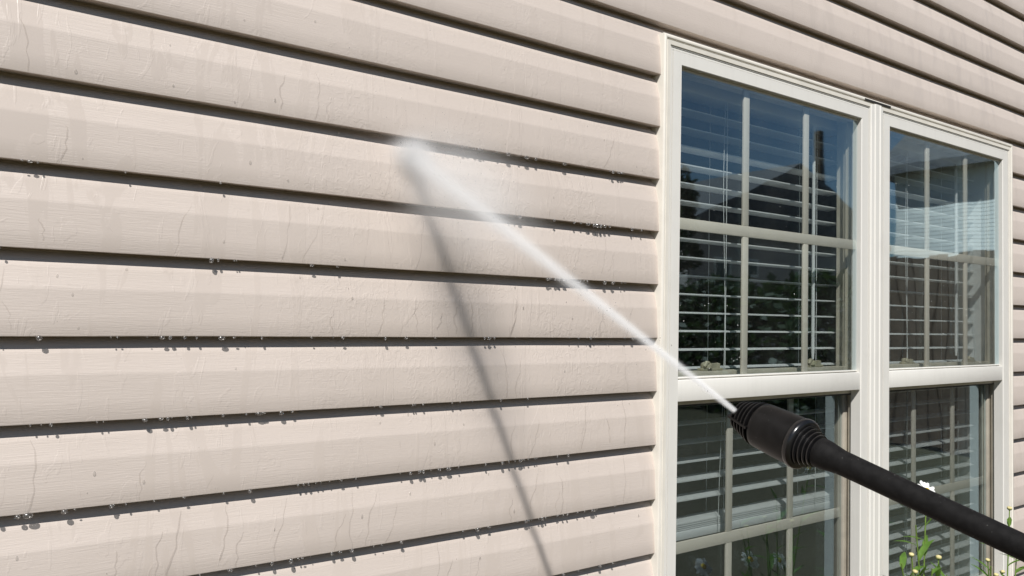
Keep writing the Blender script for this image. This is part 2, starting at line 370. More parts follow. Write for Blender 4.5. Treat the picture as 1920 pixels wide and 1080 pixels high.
GU, GL = 0.012, 0.053                 # planes of the muntin bars in upper and lower sash
def make_window(x0, x1, gx0, gx1, blind_side):
    """x0..x1 outer frame, gx0..gx1 visible upper glass"""
    fr = MB()
    zb, ztp = zq(-0.882), zq(0.6392)
    f_in = gx0 - x0
    # main frame: stepped face with a head that shows three drip grooves
    zi0, zi1 = zq(-0.835), zq(0.600)
    def fring(o, i, y0s, y1s): pass
    outer = [(x0, zb), (x1, zb), (x1, ztp), (x0, ztp)]
    inner = [(gx0, zi0), (gx1, zi0), (gx1, zi1), (gx0, zi1)]
    def lerp(t): return [(o[0]+(i[0]-o[0])*t, o[1]+(i[1]-o[1])*t) for o, i in zip(outer, inner)]
    st = [(0.0, 0.03), (0.0, -0.0045), (0.015, -0.0055), (0.05, -0.0055), (0.055, 0.003), (0.09, 0.003), (0.095, -0.0045), (0.19, -0.0045), (0.195, 0.0), (0.225, 0.0), (0.23, -0.0062), (0.95, -0.0072), (1.0, -0.005), (1.0, 0.022)]
    b = len(fr.v)
    for t, y in st:
        for (x, z) in lerp(t): fr.v.append((x, y, z))
    for j in range(len(st)-1):
        for i in range(4):
            i2 = (i+1) % 4; fr.f.append((b+j*4+i, b+j*4+i2, b+(j+1)*4+i2, b+(j+1)*4+i))
    w = link('window', fr.mesh('window', 25), 'vinyl', house)
    # almond jamb liner (tracks) inside the frame
    jx0, jx1 = gx0-0.006, gx1+0.014
    for (a, c_) in ((jx0-0.014, jx0), (jx1, jx1+0.014)):
        tr = MB(); tr.box(a, c_, 0.0222, 0.056, zi0-0.02, zi1+0.015)
        for yy in (0.0455,):
            s_ = 1 if a > gx0+0.1 else 0
            xa, xb = (a-0.003, a-0.0001) if s_ else (c_+0.0001, c_+0.003)
            tr.box(xa, xb, yy, yy+0.003, zi0-0.02, zi1+0.015)
        link('jamb_track', tr.mesh('jamb_track'), 'almond', w)
    box('head_track', 'almond', w, jx0, jx1, 0.0224, 0.056, zi1+0.001, zi1+0.016)
    box('sill_track', 'almond', w, jx0, jx1, 0.0224, 0.085, zi0-0.03, zi0-0.002)
    # upper sash: slim bead round the glass, meeting rail below
    def sash(xa, xb, za, zc, yf, d, wd, railb, mat):
        parts = []
        for n_, bx in (('stile', (xa, xa+wd, za, zc)), ('stile', (xb-wd, xb, za, zc)), ('rail', (xa+wd, xb-wd, zc-wd, zc)), ('rail', (xa+wd, xb-wd, za, za+railb))):
            parts.append(box(n_, mat, w, bx[0], bx[1], yf, yf+d, bx[2], bx[3], 0.0012))
        return parts
    # upper sash bead sits just inside the frame opening
    sash(gx0-0.0045, gx1+0.0125, zq(-0.0905), zi1-0.0005, 0.0045, 0.0165, 0.0038, 0.004, 'vinyl')
    # meeting rail of the upper sash, with its moulded lower lip
    mr = MB().box(gx0+0.0005, gx1-0.0005, -0.0052, 0.0215, zq(-0.1395), zq(-0.0925))
    link('meeting_rail', mr.mesh('meeting_rail', 30, 0.0018), 'vinyl', w)
    # lower sash, one track further in
    lx0, lx1 = jx0+0.0005, jx1-0.0005
    zl0, zl1 = zi0+0.001, zq(-0.079)
    sash(lx0, lx1, zl0, zl1, 0.041, 0.028, 0.018, 0.045, 'almond')
    link('rail', MB().box(lx0+0.0185, lx1-0.0185, 0.0415, 0.0685, zl1-0.067, zl1-0.0185).mesh('rail', 30, 0.0015), 'almond', w)
    # glass: two lights per sash with the muntin grid between
    def pane(xa, xb, za, zc, y, mt='glass'): link('glass_pane', MB().box(xa, xb, y, y+0.003, za, zc).mesh('glass_pane'), mt, w)
    u = (gx0+0.0002, gx1+0.0083, zq(-0.0863), zi1-0.0046)
    pane(*u, 0.0062); pane(*u, 0.0172, 'glass_in')
    l = (lx0+0.0182, lx1-0.0182, zl0+0.0452, zl1-0.0673)
    pane(*l, 0.0465); pane(*l, 0.0600, 'glass_in')
    mw = 0.0105
    v1, v2 = gx0+0.248, gx0+0.491
    mz = zq(0.254); mzl = zq(-0.479)
    for (v, (xa, xb, za, zc), y0, zmid) in ((v1, u, 0.0102, mz), (v2, u, 0.0102, mz), (v1, l, 0.0505, mzl), (v2, l, 0.0505, mzl)):
        hw = mw if zmid == mz else mw*0.98
        link('muntin', MB().box(v-hw, v+hw, y0, y0+0.006, zmid+0.0132, zc).mesh('muntin', 30, 0.0012), 'muntin', w)
        link('muntin', MB().box(v-hw, v+hw, y0, y0+0.006, za, zmid-0.0132).mesh('muntin', 30, 0.0012), 'muntin', w)
    for ((xa, xb, za, zc), y0, zmid) in ((u, 0.0102, mz), (l, 0.0505, mzl)):
        link('muntin', MB().box(xa, xb, y0-0.0003, y0+0.006, zmid-0.013, zmid+0.013).mesh('muntin', 30, 0.0012), 'muntin', w)
    # half screen in front of the lower sash
    sx0, sx1, sz0, sz1 = gx0+0.001, gx1+0.012, zi0+0.002, zq(-0.1402)
    sf = MB().box(sx0, sx1, 0.0245, 0.0325, sz1-0.011, sz1-0.002).box(sx0, sx0+0.004, 0.0245, 0.0325, sz0, sz1-0.0112).box(sx1-0.006, sx1, 0.0245, 0.0325, sz0, sz1-0.0112).box(sx0+0.0042, sx1-0.0062, 0.0245, 0.0325, sz0, sz0+0.012)
    link('screen_frame', sf.mesh('screen_frame'), 'almond', w)
    link('screen_gasket', MB().box(sx0+0.004, sx1-0.006, 0.025, 0.030, sz1-0.0150, sz1-0.0112).mesh('screen_gasket'), 'gasket', w)
    link('insect_screen', MB().add([(sx0+0.0042,0.0285,sz0+0.0122),(sx1-0.0062,0.0285,sz0+0.0122),(sx1-0.0062,0.0285,sz1-0.0152),(sx0+0.0042,0.0285,sz1-0.0152)], [(0,1,2,3)]).mesh('insect_screen'), 'screen', w)
    return w, jx0, jx1, zl1
winL, aL0, aL1, zlock = make_window(1.2875, 2.0835, 1.323, 2.042, 0)
winR, aR0, aR1, _ = make_window(2.1460, 2.9475, 2.187, 2.900, 1)
# centre mullion cover with two grooves and a notched top
mu = MB(); pr = [(2.0838, 0.02), (2.0838, -0.0075), (2.0862, -0.0105), (2.098, -0.0112), (2.1005, -0.0085), (2.1035, -0.0085), (2.106, -0.0112), (2.1235, -0.0112), (2.126, -0.0085), (2.129, -0.0085), (2.1315, -0.0112), (2.1435, -0.0105), (2.1457, -0.0075), (2.1457, 0.02)]
n = len(pr)
for z in (zq(-0.884), zq(0.6445)):
    for (x, y) in pr: mu.v.append((x, y, z + (0.006 if (z > ZB and 2.098 < x < 2.132) else 0)))
for j in range(n-1): mu.f.append((j, j+1, n+j+1, n+j))
mu.f.append(tuple(range(n, 2*n))); mu.f.append(tuple(reversed(range(n))))
link('mullion_cover', mu.mesh('mullion_cover', 20), 'vinyl', house)
sl_ = MB().box(2.052, 2.186, -0.0098, 0.001, zq(0.6525), zq(0.6585))  # solid strip painted dark in place of the shadowed gap above the mullion
link('slot_shade_strip', sl_.mesh('slot_shade_strip'), 'slot_shade', house)
# sill
box('sill', 'vinyl', house, 1.284, 2.952, -0.022, 0.0, zq(-0.8835)-0.018, zq(-0.8835)-0.0005, 0.003)

# sash locks on the top rail of the lower sash
def lock(w, x, z, s=1.0):
    y = 0.047
    base = MB().box(x-0.036*s, x+0.036*s, y-0.004, y+0.014, z, z+0.006)
    b = link('sash_lock', base.mesh('sash_lock', 30, 0.0015), 'lock', w)
    body = MB()
    P = Vector((x-0.014*s, y+0.005, z+0.006)); lathe(body, P, Vector((0, 0, 1)), [(0, 0.014*s), (0.007*s, 0.014*s), (0.012*s, 0.011*s), (0.014*s, 0.006*s)], 18)
    body.box(x-0.002*s, x+0.026*s, y-0.003, y+0.003, z+0.006, z+0.017*s); body.box(x-0.002*s, x+0.026*s, y+0.008, y+0.012, z+0.006, z+0.017*s)
    body.box(x+0.021*s, x+0.0265*s, y+0.003, y+0.008, z+0.006, z+0.018*s)
    # lever swept to one side
    tube(body, [Vector((x-0.014*s, y, z+0.017*s)), Vector((x-0.024*s, y-0.004, z+0.019*s)), Vector((x-0.034*s, y-0.006, z+0.010*s))], [0.006*s, 0.005*s, 0.003*s], 8)
    me = body.mesh('lock_lever', 40)
    o = link('sash_lock', me, 'lock', w)
for px_, w in ((1333, winL), (1525, winL)):
    lock(w, onplane(px_, 690, 0.05).x, zlock+0.0002, 1.0)
lock(winR, onplane(1702, 690, 0.05).x, zlock+0.0002, 0.8)
lock(winR, onplane(1818, 690, 0.05).x, zlock+0.0002, 0.8)

# white returns of the opening on the room side
ret = MB().box(aR1+0.0145, aR1+0.03, 0.0565, 0.1505, zq(-0.88), zq(0.64)).box(aL0-0.03, aL0-0.0145, 0.0565, 0.1505, zq(-0.88), zq(0.64))
ret.box(aL0-0.03, aR1+0.03, 0.0565, 0.1505, zq(0.641), zq(0.655)).box(aL0-0.03, aR1+0.03, 0.0865, 0.19, zq(-0.91), zq(-0.881))
link('window_return', ret.mesh('window_return'), 'drywall', house)
link('mullion_post', MB().box(aL1+0.0142, aR0-0.0142, 0.0225, 0.085, zq(-0.88), zq(0.64)).mesh('mullion_post'), 'almond', house)

# ------------------------------------------------------------------ blinds
def blind(x0, x1, zphase, zbottom, label, cords, wand_x, stack):
    YF, WD, SP = 0.095, 0.050, 0.0445
    b = thing('window_blind', ((x0+x1)/2, 0.12, ZB+0.62), label, 'blind', 'blinds in the double window')
    box('headrail', 'slat', b, x0, x1, YF-0.004, YF+WD+0.004, zq(0.588), zq(0.636), 0.002)
    me = MB()
    for i in range(7):
        t = i/6; y = YF+WD*t; zc = 0.0016*math.sin(math.pi*t)
        me.v += [(x0, y, zc), (x1, y, zc), (x0, y, zc+0.0028), (x1, y, zc+0.0028)]
    for i in range(6):
        a = i*4; me.f += [(a, a+4, a+5, a+1), (a+2, a+3, a+7, a+6), (a, a+2, a+6, a+4), (a+1, a+5, a+7, a+3)]
    me.f += [(0, 1, 3, 2), (24, 26, 27, 25)]
    sm = me.mesh('slat', 40); sm.materials.append(M['slat'])
    z = zphase
    while z+SP < zq(0.58): z += SP
    lows = []
    while z > zbottom+0.022+0.0036*stack+0.012:
        rr = Matrix.Rotation(random.uniform(-0.012, 0.012), 3, 'X') @ Matrix.Rotation(random.uniform(-0.0012, 0.0012), 3, 'Y')
        o = link('slat', sm, None, b, (0, 0, z+random.uniform(-0.0006, 0.0006))); z -= SP
    for i in range(stack): link('slat', sm, None, b, (0, random.uniform(-0.001, 0.001), zbottom+0.0225+0.0046*i))
    box('bottom_rail', 'slat', b, x0, x1, YF-0.001, YF+WD, zbottom, zbottom+0.021, 0.003)
    for cx in cords:
        for yy in (YF-0.003, YF+WD+0.002):
            link('ladder_cord', tube(MB(), [Vector((cx, yy, zq(0.588))), Vector((cx, yy, zbottom+0.01))], 0.0009, 6).mesh('ladder_cord'), 'cord', b)
    link('tilt_wand', lathe(MB(), Vector((wand_x, YF-0.016, zq(0.58))), Vector((0, 0, -1)), [(0, 0.004), (0.02, 0.0045), (0.62, 0.0045), (0.64, 0.003)], 10).mesh('tilt_wand', 40), 'slat', b)
    for q in (-0.004,):
        pts = [Vector((cords[0]+q*4+0.02*math.sin(t*6+q*300)*max(0, t-0.75)*2, YF-0.010+0.004*math.sin(t*9), zq(0.58)-t*(zq(0.57)-zbottom))) for t in [i/24 for i in range(25)]]
        link('lift_cord', tube(MB(), pts, 0.0008, 5).mesh('lift_cord'), 'cord', b)
    return b
zph = onplane(1271, 656.5, 0.095).z
zbotL = onplane(1266, 1016, 0.095).z
blind(aL0-0.010, 2.122, zph-0.0014, zbotL, 'white slatted blind raised part way, its bottom rail hanging behind the lower sash', (1.60, 1.985), onplane(1524, 560, 0.08).x, 4)
blind(aR0-0.004, aR1+0.010, onplane(1664, 654, 0.095).z-0.0014, zq(-0.86), 'white slatted blind lowered all the way down to the sill', (2.47, 2.80), onplane(1792, 560, 0.08).x, 1)

# ------------------------------------------------------------------ water on the wall
def wall_y(zrel):
    """siding surface depth at a height above the lip of its course"""
    for (ya, za), (yb, zb_) in zip(PROF[4:], PROF[5:]):
        if za <= zrel <= zb_: return ya+(yb-ya)*(zrel-za)/(zb_-za)
    return 0.0
def blob(mb, P, rx, ry, rz, seg=8, rings=6, tear=0.0):
    b = len(mb.v); mb.v.append((P.x, P.y, P.z+rz*(1+tear)))
    for j in range(1, rings):
        t = math.pi*j/rings; s, c_ = math.sin(t), math.cos(t)
        sq = s*(1-tear*0.5*max(0, c_)); zz = c_*rz*(1+(tear if c_ > 0 else 0))
        for i in range(seg):
            a = 2*math.pi*i/seg; mb.v.append((P.x+rx*sq*math.cos(a), P.y+ry*sq*math.sin(a), P.z+zz))
    mb.v.append((P.x, P.y, P.z-rz)); e = len(mb.v)-1
    for i in range(seg): mb.f.append((b, b+1+i, b+1+(i+1) % seg)); mb.f.append((e, b+1+(rings-2)*seg+(i+1) % seg, b+1+(rings-2)*seg+i))
    for j in range(rings-2):
        for i in range(seg):
            i2 = (i+1) % seg; a = b+1+j*seg; mb.f.append((a+i, a+seg+i, a+seg+i2, a+i2))
hang = MB(); rnd = random.Random(11)
for kc, cnt, xa, xb in ((2, 10, -0.1, 0.35), (1, 22, -0.25, 0.6), (0, 42, -0.3, 0.85), (-1, 60, -0.3, 1.05), (-2, 75, -0.35, 1.15), (-3, 80, 0.0, 1.2), (-4, 70, 0.2, 1.22), (3, 26, 0.75, 1.2), (2, 34, 0.85, 1.22), (1, 26, 0.95, 1.22), (0, 24, 0.8, 1.2)):
    cl = [rnd.uniform(xa, xb) for _ in range(max(3, cnt//6))]
    for _ in range(cnt):
        if rnd.random() < 0.2: continue
        x = rnd.gauss(rnd.choice(cl), 0.035) if rnd.random() < 0.6 else rnd.uniform(xa, xb)
        if x > 1.24: continue
        r = rnd.choice((0.0009, 0.0012, 0.0015, 0.0018, 0.0022, 0.003))*rnd.uniform(0.85, 1.15)
        wide = rnd.choice((1, 1, 1.3, 2.0))
        blob(hang, Vector((x, -0.0002+rnd.uniform(-0.0008, 0.0008), ZB+kc*H-r*0.7)), r*wide, r, r*rnd.uniform(0.9, 1.3), tear=0.15)
link('hanging_water_drops', hang.mesh('hanging_water_drops', 180), 'water', kind='stuff', label='clear water drops hanging along the lower lips of the siding', category='water drops')
face = MB()
for _ in range(120):
    x = rnd.uniform(-0.33, 1.24); kc = rnd.randint(-4, 4); zr = rnd.uniform(0.05, 0.85)*H
    r = rnd.choice((0.0007, 0.0009, 0.0012, 0.0016, 0.0019)); P = Vector((x, wall_y(zr)-r*0.25, ZB+kc*H+zr))
    blob(face, P, r, r*0.7, r*rnd.uniform(1.0, 1.9), tear=0.3)
link('beaded_water_drops', face.mesh('beaded_water_drops', 180), 'bead', kind='stuff', label='small beads of water clinging to the faces of the siding', category='water drops')
gd = MB()
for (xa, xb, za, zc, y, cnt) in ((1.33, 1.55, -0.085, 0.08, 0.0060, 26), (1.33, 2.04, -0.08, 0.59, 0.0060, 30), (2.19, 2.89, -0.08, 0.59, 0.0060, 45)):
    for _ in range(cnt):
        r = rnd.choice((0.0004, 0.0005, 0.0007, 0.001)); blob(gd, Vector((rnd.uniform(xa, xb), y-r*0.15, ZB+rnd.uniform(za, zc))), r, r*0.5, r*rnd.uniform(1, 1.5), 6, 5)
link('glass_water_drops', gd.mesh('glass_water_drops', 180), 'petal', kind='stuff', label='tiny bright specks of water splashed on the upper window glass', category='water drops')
# rivulets running down the faces of the courses
rv = MB()
for _ in range(95):
    kc = rnd.choice((-4, -4, -3, -3, -3, -2, -2, -2, -1, -1, -1, 0, 0, 0, 1, 1, 2, 3))
    x = rnd.uniform(-0.33, 1.22); z1 = rnd.uniform(0.35, 0.95)*H; z0 = 0.0025*1 if rnd.random() < 0.75 else rnd.uniform(0.05, 0.2)*H
    if z1-z0 < 0.02: continue
    lean = rnd.uniform(-0.05, 0.35) if x > 0.2 else rnd.uniform(-0.05, 0.15)
    npt = 20; pts = []; ph = rnd.uniform(0, 9); wd = rnd.uniform(0.0007, 0.0013)
    b = len(rv.v)
    for i in range(npt):
        t = i/(npt-1); z = z1+(z0-z1)*t
        xx = x - lean*(z1-z0)*t + 0.004*math.sin(t*4+ph) + 0.0016*math.sin(t*11+ph*2) + 0.0007*math.sin(t*23+ph*3)
        y = wall_y(z); w_ = wd*(0.35+0.65*min(1, t*4))*(1+0.25*math.sin(t*9+ph)); hgt = 0.55*w_
        zz = ZB+kc*H+z
        rv.v += [(xx-w_, y+0.0005, zz), (xx-w_*0.6, y-hgt*0.75, zz), (xx, y-hgt, zz), (xx+w_*0.6, y-hgt*0.75, zz), (xx+w_, y+0.0005, zz)]
    for i in range(npt-1):
        for j in range(4): a = b+i*5+j; rv.f.append((a, a+5, a+6, a+1))
link('water_rivulets', rv.mesh('water_rivulets', 180), 'film', kind='stuff', label='thin rivulets of water trickling down the siding faces', category='water')

# ------------------------------------------------------------------ pressure washer lance
TIP = at(1387, 778, 0.88); END = at(1920, 1027, 0.64)
AX = (END-TIP).normalized()
lance = thing('pressure_washer_lance', TIP, 'black pressure washer lance with ribbed nozzle and stepped collar, spraying at the siding', 'pressure washer')
LT = 1.05
A_ = TIP
# nozzle guard: ribbed tip
tip = MB(); prof = [(0.000, 0.0110), (0.0004, 0.0140)]
for i in range(5):
    t0 = 0.0006+i*0.0059; R_ = 0.0160+0.0019*i
    prof += [(t0, R_-0.0008), (t0+0.0006, R_), (t0+0.0022, R_+0.0004), (t0+0.0028, R_-0.0004), (t0+0.0030, R_-0.0046), (t0+0.0057, R_-0.0042)]
lathe(tip, A_, AX, prof, 48)
link('ribbed_guard', tip.mesh('ribbed_guard', 35), 'rubber', lance)
tocam = (CAM-TIP); tocam = (tocam - AX*tocam.dot(AX)).normalized(); side = AX.cross(tocam).normalized()
for sgn in (1, -1):
    rb = MB(); q = (tocam*math.cos(0.42)+side*math.sin(0.42))*sgn
    s2 = AX.cross(q).normalized()
    vs = []
    for t, r in ((-0.0035, 0.0160), (0.0300, 0.0250)):
        for a, b2 in ((-0.0012, 0.0), (0.0012, 0.0), (0.0012, -0.008), (-0.0012, -0.008)): vs.append(A_+AX*t+s2*a+q*(r+b2))
    rb.add(vs, [(0,1,2,3),(7,6,5,4),(0,4,5,1),(1,5,6,2),(2,6,7,3),(3,7,4,0)])
    link('guard_rib', rb.mesh('guard_rib'), 'rubber', lance)
body = MB(); lathe(body, A_, AX, [(0.0302, 0.017), (0.0304, 0.0232), (0.0315, 0.0243), (0.036, 0.0247), (0.055, 0.0254), (0.074, 0.0257), (0.0775, 0.0255)], 56)
link('nozzle_body', body.mesh('nozzle_body', 40), 'rubber', lance)
fl = MB(); lathe(fl, A_, AX, [(0.0776, 0.0253), (0.0785, 0.0262), (0.080, 0.0266), (0.0825, 0.0267), (0.0848, 0.0260), (0.0862, 0.0246), (0.0866, 0.0225), (0.0866, 0.0170)], 56)
link('nozzle_flange', fl.mesh('nozzle_flange', 60), 'gloss', lance)
cr = MB(); prof = [(0.0867, 0.016)]
for i, r in enumerate((0.0222, 0.0203, 0.0184, 0.0168)):
    t = 0.0868+i*0.0040; prof += [(t, r-0.0012), (t+0.0005, r-0.0003), (t+0.0012, r), (t+0.0022, r-0.0001), (t+0.0026, r-0.0012), (t+0.0028, r-0.0044), (t+0.0039, r-0.0046)]
prof += [(0.1030, 0.0145)]
lathe(cr, A_, AX, prof, 56)
link('stepped_collar', cr.mesh('stepped_collar', 45), 'gloss', lance)
tb = MB(); lathe(tb, A_, AX, [(0.1031, 0.0150), (0.106, 0.0153), (0.112, 0.0147), (0.120, 0.0134), (0.128, 0.0122), (0.15, 0.0118), (0.22, 0.0111), (0.30, 0.0106), (0.45, 0.0103), (LT, 0.0103)], 40)
link('tube', tb.mesh('tube', 50), 'tube', lance)
nz = MB(); lathe(nz, A_-AX*0.0022, AX, [(0, 0.0035), (0.0005, 0.0050), (0.003, 0.0055)], 20)
link('nozzle_orifice', nz.mesh('nozzle_orifice', 40), 'brass', lance)
bd = MB(); br = random.Random(5)
for _ in range(40):
    t_ = br.choice((br.uniform(0.032, 0.075), br.uniform(0.13, 0.34))); a_ = br.uniform(-1.3, 1.3)
    rad = 0.0252 if t_ < 0.08 else (0.0122-(t_-0.15)*0.0087 if t_ > 0.15 else 0.0125)
    dq_ = tocam*math.cos(a_)+side*math.sin(a_); rr_ = br.choice((0.00025, 0.0003, 0.00045)); blob(bd, A_+AX*t_+dq_*rad, rr_, rr_, rr_, 6, 5)
link('water_beads', bd.mesh('water_beads', 180), 'water', lance, kind='stuff')
# trigger gun and hose beyond the frame
G0 = A_+AX*LT
gun = MB(); lathe(gun, G0, AX, [(0, 0.018), (0.02, 0.024), (0.16, 0.026), (0.20, 0.020)], 24)
gdir = (AX*0.45+Vector((0, 0, -1))).normalized()
lathe(gun, G0+AX*0.16, gdir, [(0, 0.020), (0.03, 0.018), (0.11, 0.017), (0.125, 0.014)], 20)
link('trigger_gun', gun.mesh('trigger_gun', 40), 'rubber', lance)
hp = G0+AX*0.16+gdir*0.12
pts = [hp+gdir*0.03*i for i in range(3)]
end = Vector((hp.x-0.9, hp.y-0.6, 0.012)); c1 = pts[-1]+gdir*0.4; c2 = end+Vector((0.4, 0.1, 0))
for i in range(1, 25):
    t = i/24; pts.append(pts[2]*0 + (c1*0) + Vector([(1-t)**3*a+3*(1-t)**2*t*b+3*(1-t)*t*t*c_+t**3*d for a, b, c_, d in zip(hp+gdir*0.06, c1, c2, end)]))
for i in range(1, 30): pts.append(end+Vector((-0.08*i, -0.04*i+0.12*math.sin(i*0.4), 0)))
pts = [Vector((p.x, p.y, max(p.z, 0.011))) for p in pts]
link('hose', tube(MB(), pts, 0.0075, 10).mesh('hose', 60), 'hose', lance)

# ------------------------------------------------------------------ water jet (volumes)
JN = at(1379, 771, 0.862); JI = IMPACT
jd = (JI-JN); JL = jd.length; jd.normalize()
q = jd.to_track_quat('Z', 'Y'); jrot = q.to_matrix()
def cone(prof, n=24):
    return lathe(MB(), Vector((0, 0, 0)), Vector((0, 0, 1)), prof, n)
k = NT('water_jet')
tc = k.n('TexCoord'); sep = k.n('SeparateXYZ'); k.t.links.new(tc.outputs['Object'], sep.inputs[0])
r = k.math('SQRT', k.math('ADD', k.math('POWER', sep.outputs[0], 2), k.math('POWER', sep.outputs[1], 2)))
t = k.math('DIVIDE', sep.outputs[2], JL)
wj = k.math('ADD', 0.0021, k.math('MULTIPLY', t, 0.0110))
gsn = k.math('EXPONENT', k.math('MULTIPLY', k.math('POWER', k.math('DIVIDE', r, wj), 2), -1.0))
amp = k.math('DIVIDE', k.math('ADD', 0.40, k.math('MULTIPLY', k.math('EXPONENT', k.math('MULTIPLY', t, -3.5)), 0.62)), wj)
wisp = k.math('ADD', 0.1, k.math('MULTIPLY', k.noise(k.coord((330, 330, 17)), 1, 3, 0.65), 1.8))
den = k.math('MULTIPLY', k.math('MULTIPLY', gsn, amp), wisp)
den = k.math('ADD', den, k.math('MULTIPLY', k.math('EXPONENT', k.math('MULTIPLY', k.math('DIVIDE', r, k.math('MULTIPLY', wj, 1.6)), -1.0)), k.math('MULTIPLY', t, 5.0)))
vs = k.n('VolumeScatter', Color=rgb(0.985, 0.99, 1.0), Anisotropy=-0.35); k.set(vs.inputs['Density'], den)
M['jet'] = k.vol(vs.outputs[0]); M['jet'].cycles.volume_step_rate = 0.12
prof = [(0.0, 0.0035)]+[(JL*i/12, 2.6*(0.0021+0.0110*i/12)+0.001) for i in range(1, 13)]
jet = link('water_jet', cone(prof).mesh('water_jet', 60), 'jet', None, JN, jrot, label='narrow white jet of water shooting from the black nozzle to the siding', category='water jet')
# mist thrown back off the wall around the jet
k = NT('spray_mist')
tc = k.n('TexCoord'); sep = k.n('SeparateXYZ'); k.t.links.new(tc.outputs['Object'], sep.inputs[0])
ln = k.n('VectorMath', operation='LENGTH'); k.t.links.new(tc.outputs['Object'], ln.inputs[0])
fall = k.step(ln.outputs['Value'], 1.0, 0.05)
fall = k.math('POWER', fall, 1.6)
wsp = k.step(k.noise(k.coord((3.5, 3.5, 3.5)), 1, 2, 0.5), 0.20, 0.80, 0.55, 1.0)
vs = k.n('VolumeScatter', Color=rgb(0.99, 0.99, 1.0), Anisotropy=-0.35)
k.set(vs.inputs['Density'], k.math('MULTIPLY', k.math('MULTIPLY', fall, wsp), 6.5))
M['mist'] = k.vol(vs.outputs[0]); M['mist'].cycles.volume_step_rate = 0.3
def ellipsoid(name, C, ax, sx, sy, sz, mat, label):
    mb = MB(); blob(mb, Vector((0, 0, 0)), 1, 1, 1, 24, 16)
    o = link(name, mb.mesh(name, 180), mat, None)
    o.matrix_basis = Matrix.Translation(C) @ ax.to_4x4() @ Matrix.Diagonal((sx, sy, sz, 1))
    o['kind'] = 'stuff'; o['label'] = label; o['category'] = 'mist'
    return o
ellipsoid('spray_mist', JI+(JN-JI)*0.20+Vector((0.012, 0.0, 0.0)), jrot, 0.13, 0.13, 0.27, 'mist', 'faint white mist drifting around the jet close to the siding')
k = NT('splash_mist')
tc = k.n('TexCoord'); ln = k.n('VectorMath', operation='LENGTH'); k.t.links.new(tc.outputs['Object'], ln.inputs[0])
fall = k.math('POWER', k.step(ln.outputs['Value'], 1.0, 0.0), 2.2)
vs = k.n('VolumeScatter', Color=rgb(0.99, 0.99, 1.0), Anisotropy=-0.35); k.set(vs.inputs['Density'], k.math('MULTIPLY', fall, 55.0))
M['splash'] = k.vol(vs.outputs[0]); M['splash'].cycles.volume_step_rate = 0.3
ellipsoid('splash_mist', JI+Vector((0.002, -0.008, 0.0)), Matrix.Identity(3), 0.075, 0.045, 0.06, 'splash', 'white burst of spray where the jet strikes the siding')

# loose droplets torn off the jet and thrown back by the wall
sp = MB(); sr = random.Random(31)
for _ in range(520):
    if sr.random() < 0.45:
        t_ = sr.random()**0.6; P = JN+(JI-JN)*t_; w_ = 0.004+0.035*t_
        P = P+Vector((sr.gauss(0, w_), sr.gauss(0, w_), sr.gauss(0, w_)))
    else:
        a_ = sr.uniform(0, 2*math.pi); d_ = abs(sr.gauss(0, 0.11)); P = JI+Vector((d_*math.cos(a_)+0.05, -abs(sr.gauss(0, 0.05))-0.003, d_*math.sin(a_)*0.7))
    if P.y > -0.003: continue
    rr_ = sr.choice((0.0003, 0.0004, 0.0005, 0.0007)); blob(sp, P, rr_, rr_, rr_*sr.uniform(1, 1.6), 6, 5)
link('spray_droplets', sp.mesh('spray_droplets', 180), 'bead', kind='stuff', label='fine loose droplets flying around the jet and off the siding', category='water drops')

# ------------------------------------------------------------------ daisies under the window
def leaf_mesh(L, Wd, curl):
    mb = MB(); n = 7
    for i in range(n):
        t = i/(n-1); w_ = Wd*math.sin(math.pi*min(1, 0.06+t*0.94)**0.8)*0.5*(1+0.12*(i % 2))
        z = curl*t*t*L
        mb.v += [(-w_, t*L, z+w_*0.35), (0, t*L, z), (w_, t*L, z+w_*0.35)]
    for i in range(n-1):
        for j in range(2): a = i*3+j; mb.f.append((a, a+1, a+4, a+3))
    return mb.mesh('leaf', 180)
LEAVES = [leaf_mesh(0.052, 0.0105, -0.25), leaf_mesh(0.038, 0.009, 0.2), leaf_mesh(0.062, 0.012, -0.5)]
for l in LEAVES: l.materials.append(M['leaf'])
def flower(parent, P, nrm, R=0.030):
    mb = MB(); d, a1, a2 = frame_axes(nrm); n = 19; rr = random.Random(int(P.x*1e4))
    for i in range(n):
        a = 2*math.pi*i/n+rr.uniform(-0.06, 0.06); c_ = a1*math.cos(a)+a2*math.sin(a); s_ = d.cross(c_)
        L_ = R*rr.uniform(0.85, 1.05); dr = rr.uniform(-0.25, 0.1)
        pts = []
        for t, w_ in ((0.25, 0.0022), (0.55, 0.0040), (0.85, 0.0042), (1.0, 0.0022)):
            for s2 in (-1, 1): pts.append(P + c_*L_*t + s_*w_*s2 + d*(dr*L_*t*t + 0.0008*(i % 2)))
        mb.add(pts, [(0,1,3,2),(2,3,5,4),(4,5,7,6)])
    f = link('flower_head', mb.mesh('flower_head', 60), 'petal', parent)
    dk = MB(); lathe(dk, P-d*0.002, d, [(0, 0.0075), (0.003, 0.0085), (0.006, 0.0065), (0.0075, 0.003)], 16)
    link('flower_disc', dk.mesh('flower_disc', 60), 'disc', f)
def bud(parent, P, nrm, R=0.0062):
    mb = MB(); lathe(mb, P-nrm.normalized()*R*0.6, nrm, [(0, R*0.4), (R*0.4, R*0.95), (R*0.9, R), (R*1.15, R*0.85), (R*1.3, R*0.5), (R*1.32, R*0.1)], 14)
    f = link('flower_bud', mb.mesh('flower_bud', 60), 'bud', parent)
    cal = MB(); lathe(cal, P-nrm.normalized()*R*0.95, nrm, [(0, R*0.25), (R*0.3, R*0.75), (R*0.75, R*1.04)], 14)
    link('calyx', cal.mesh('calyx', 60), 'stem', f)
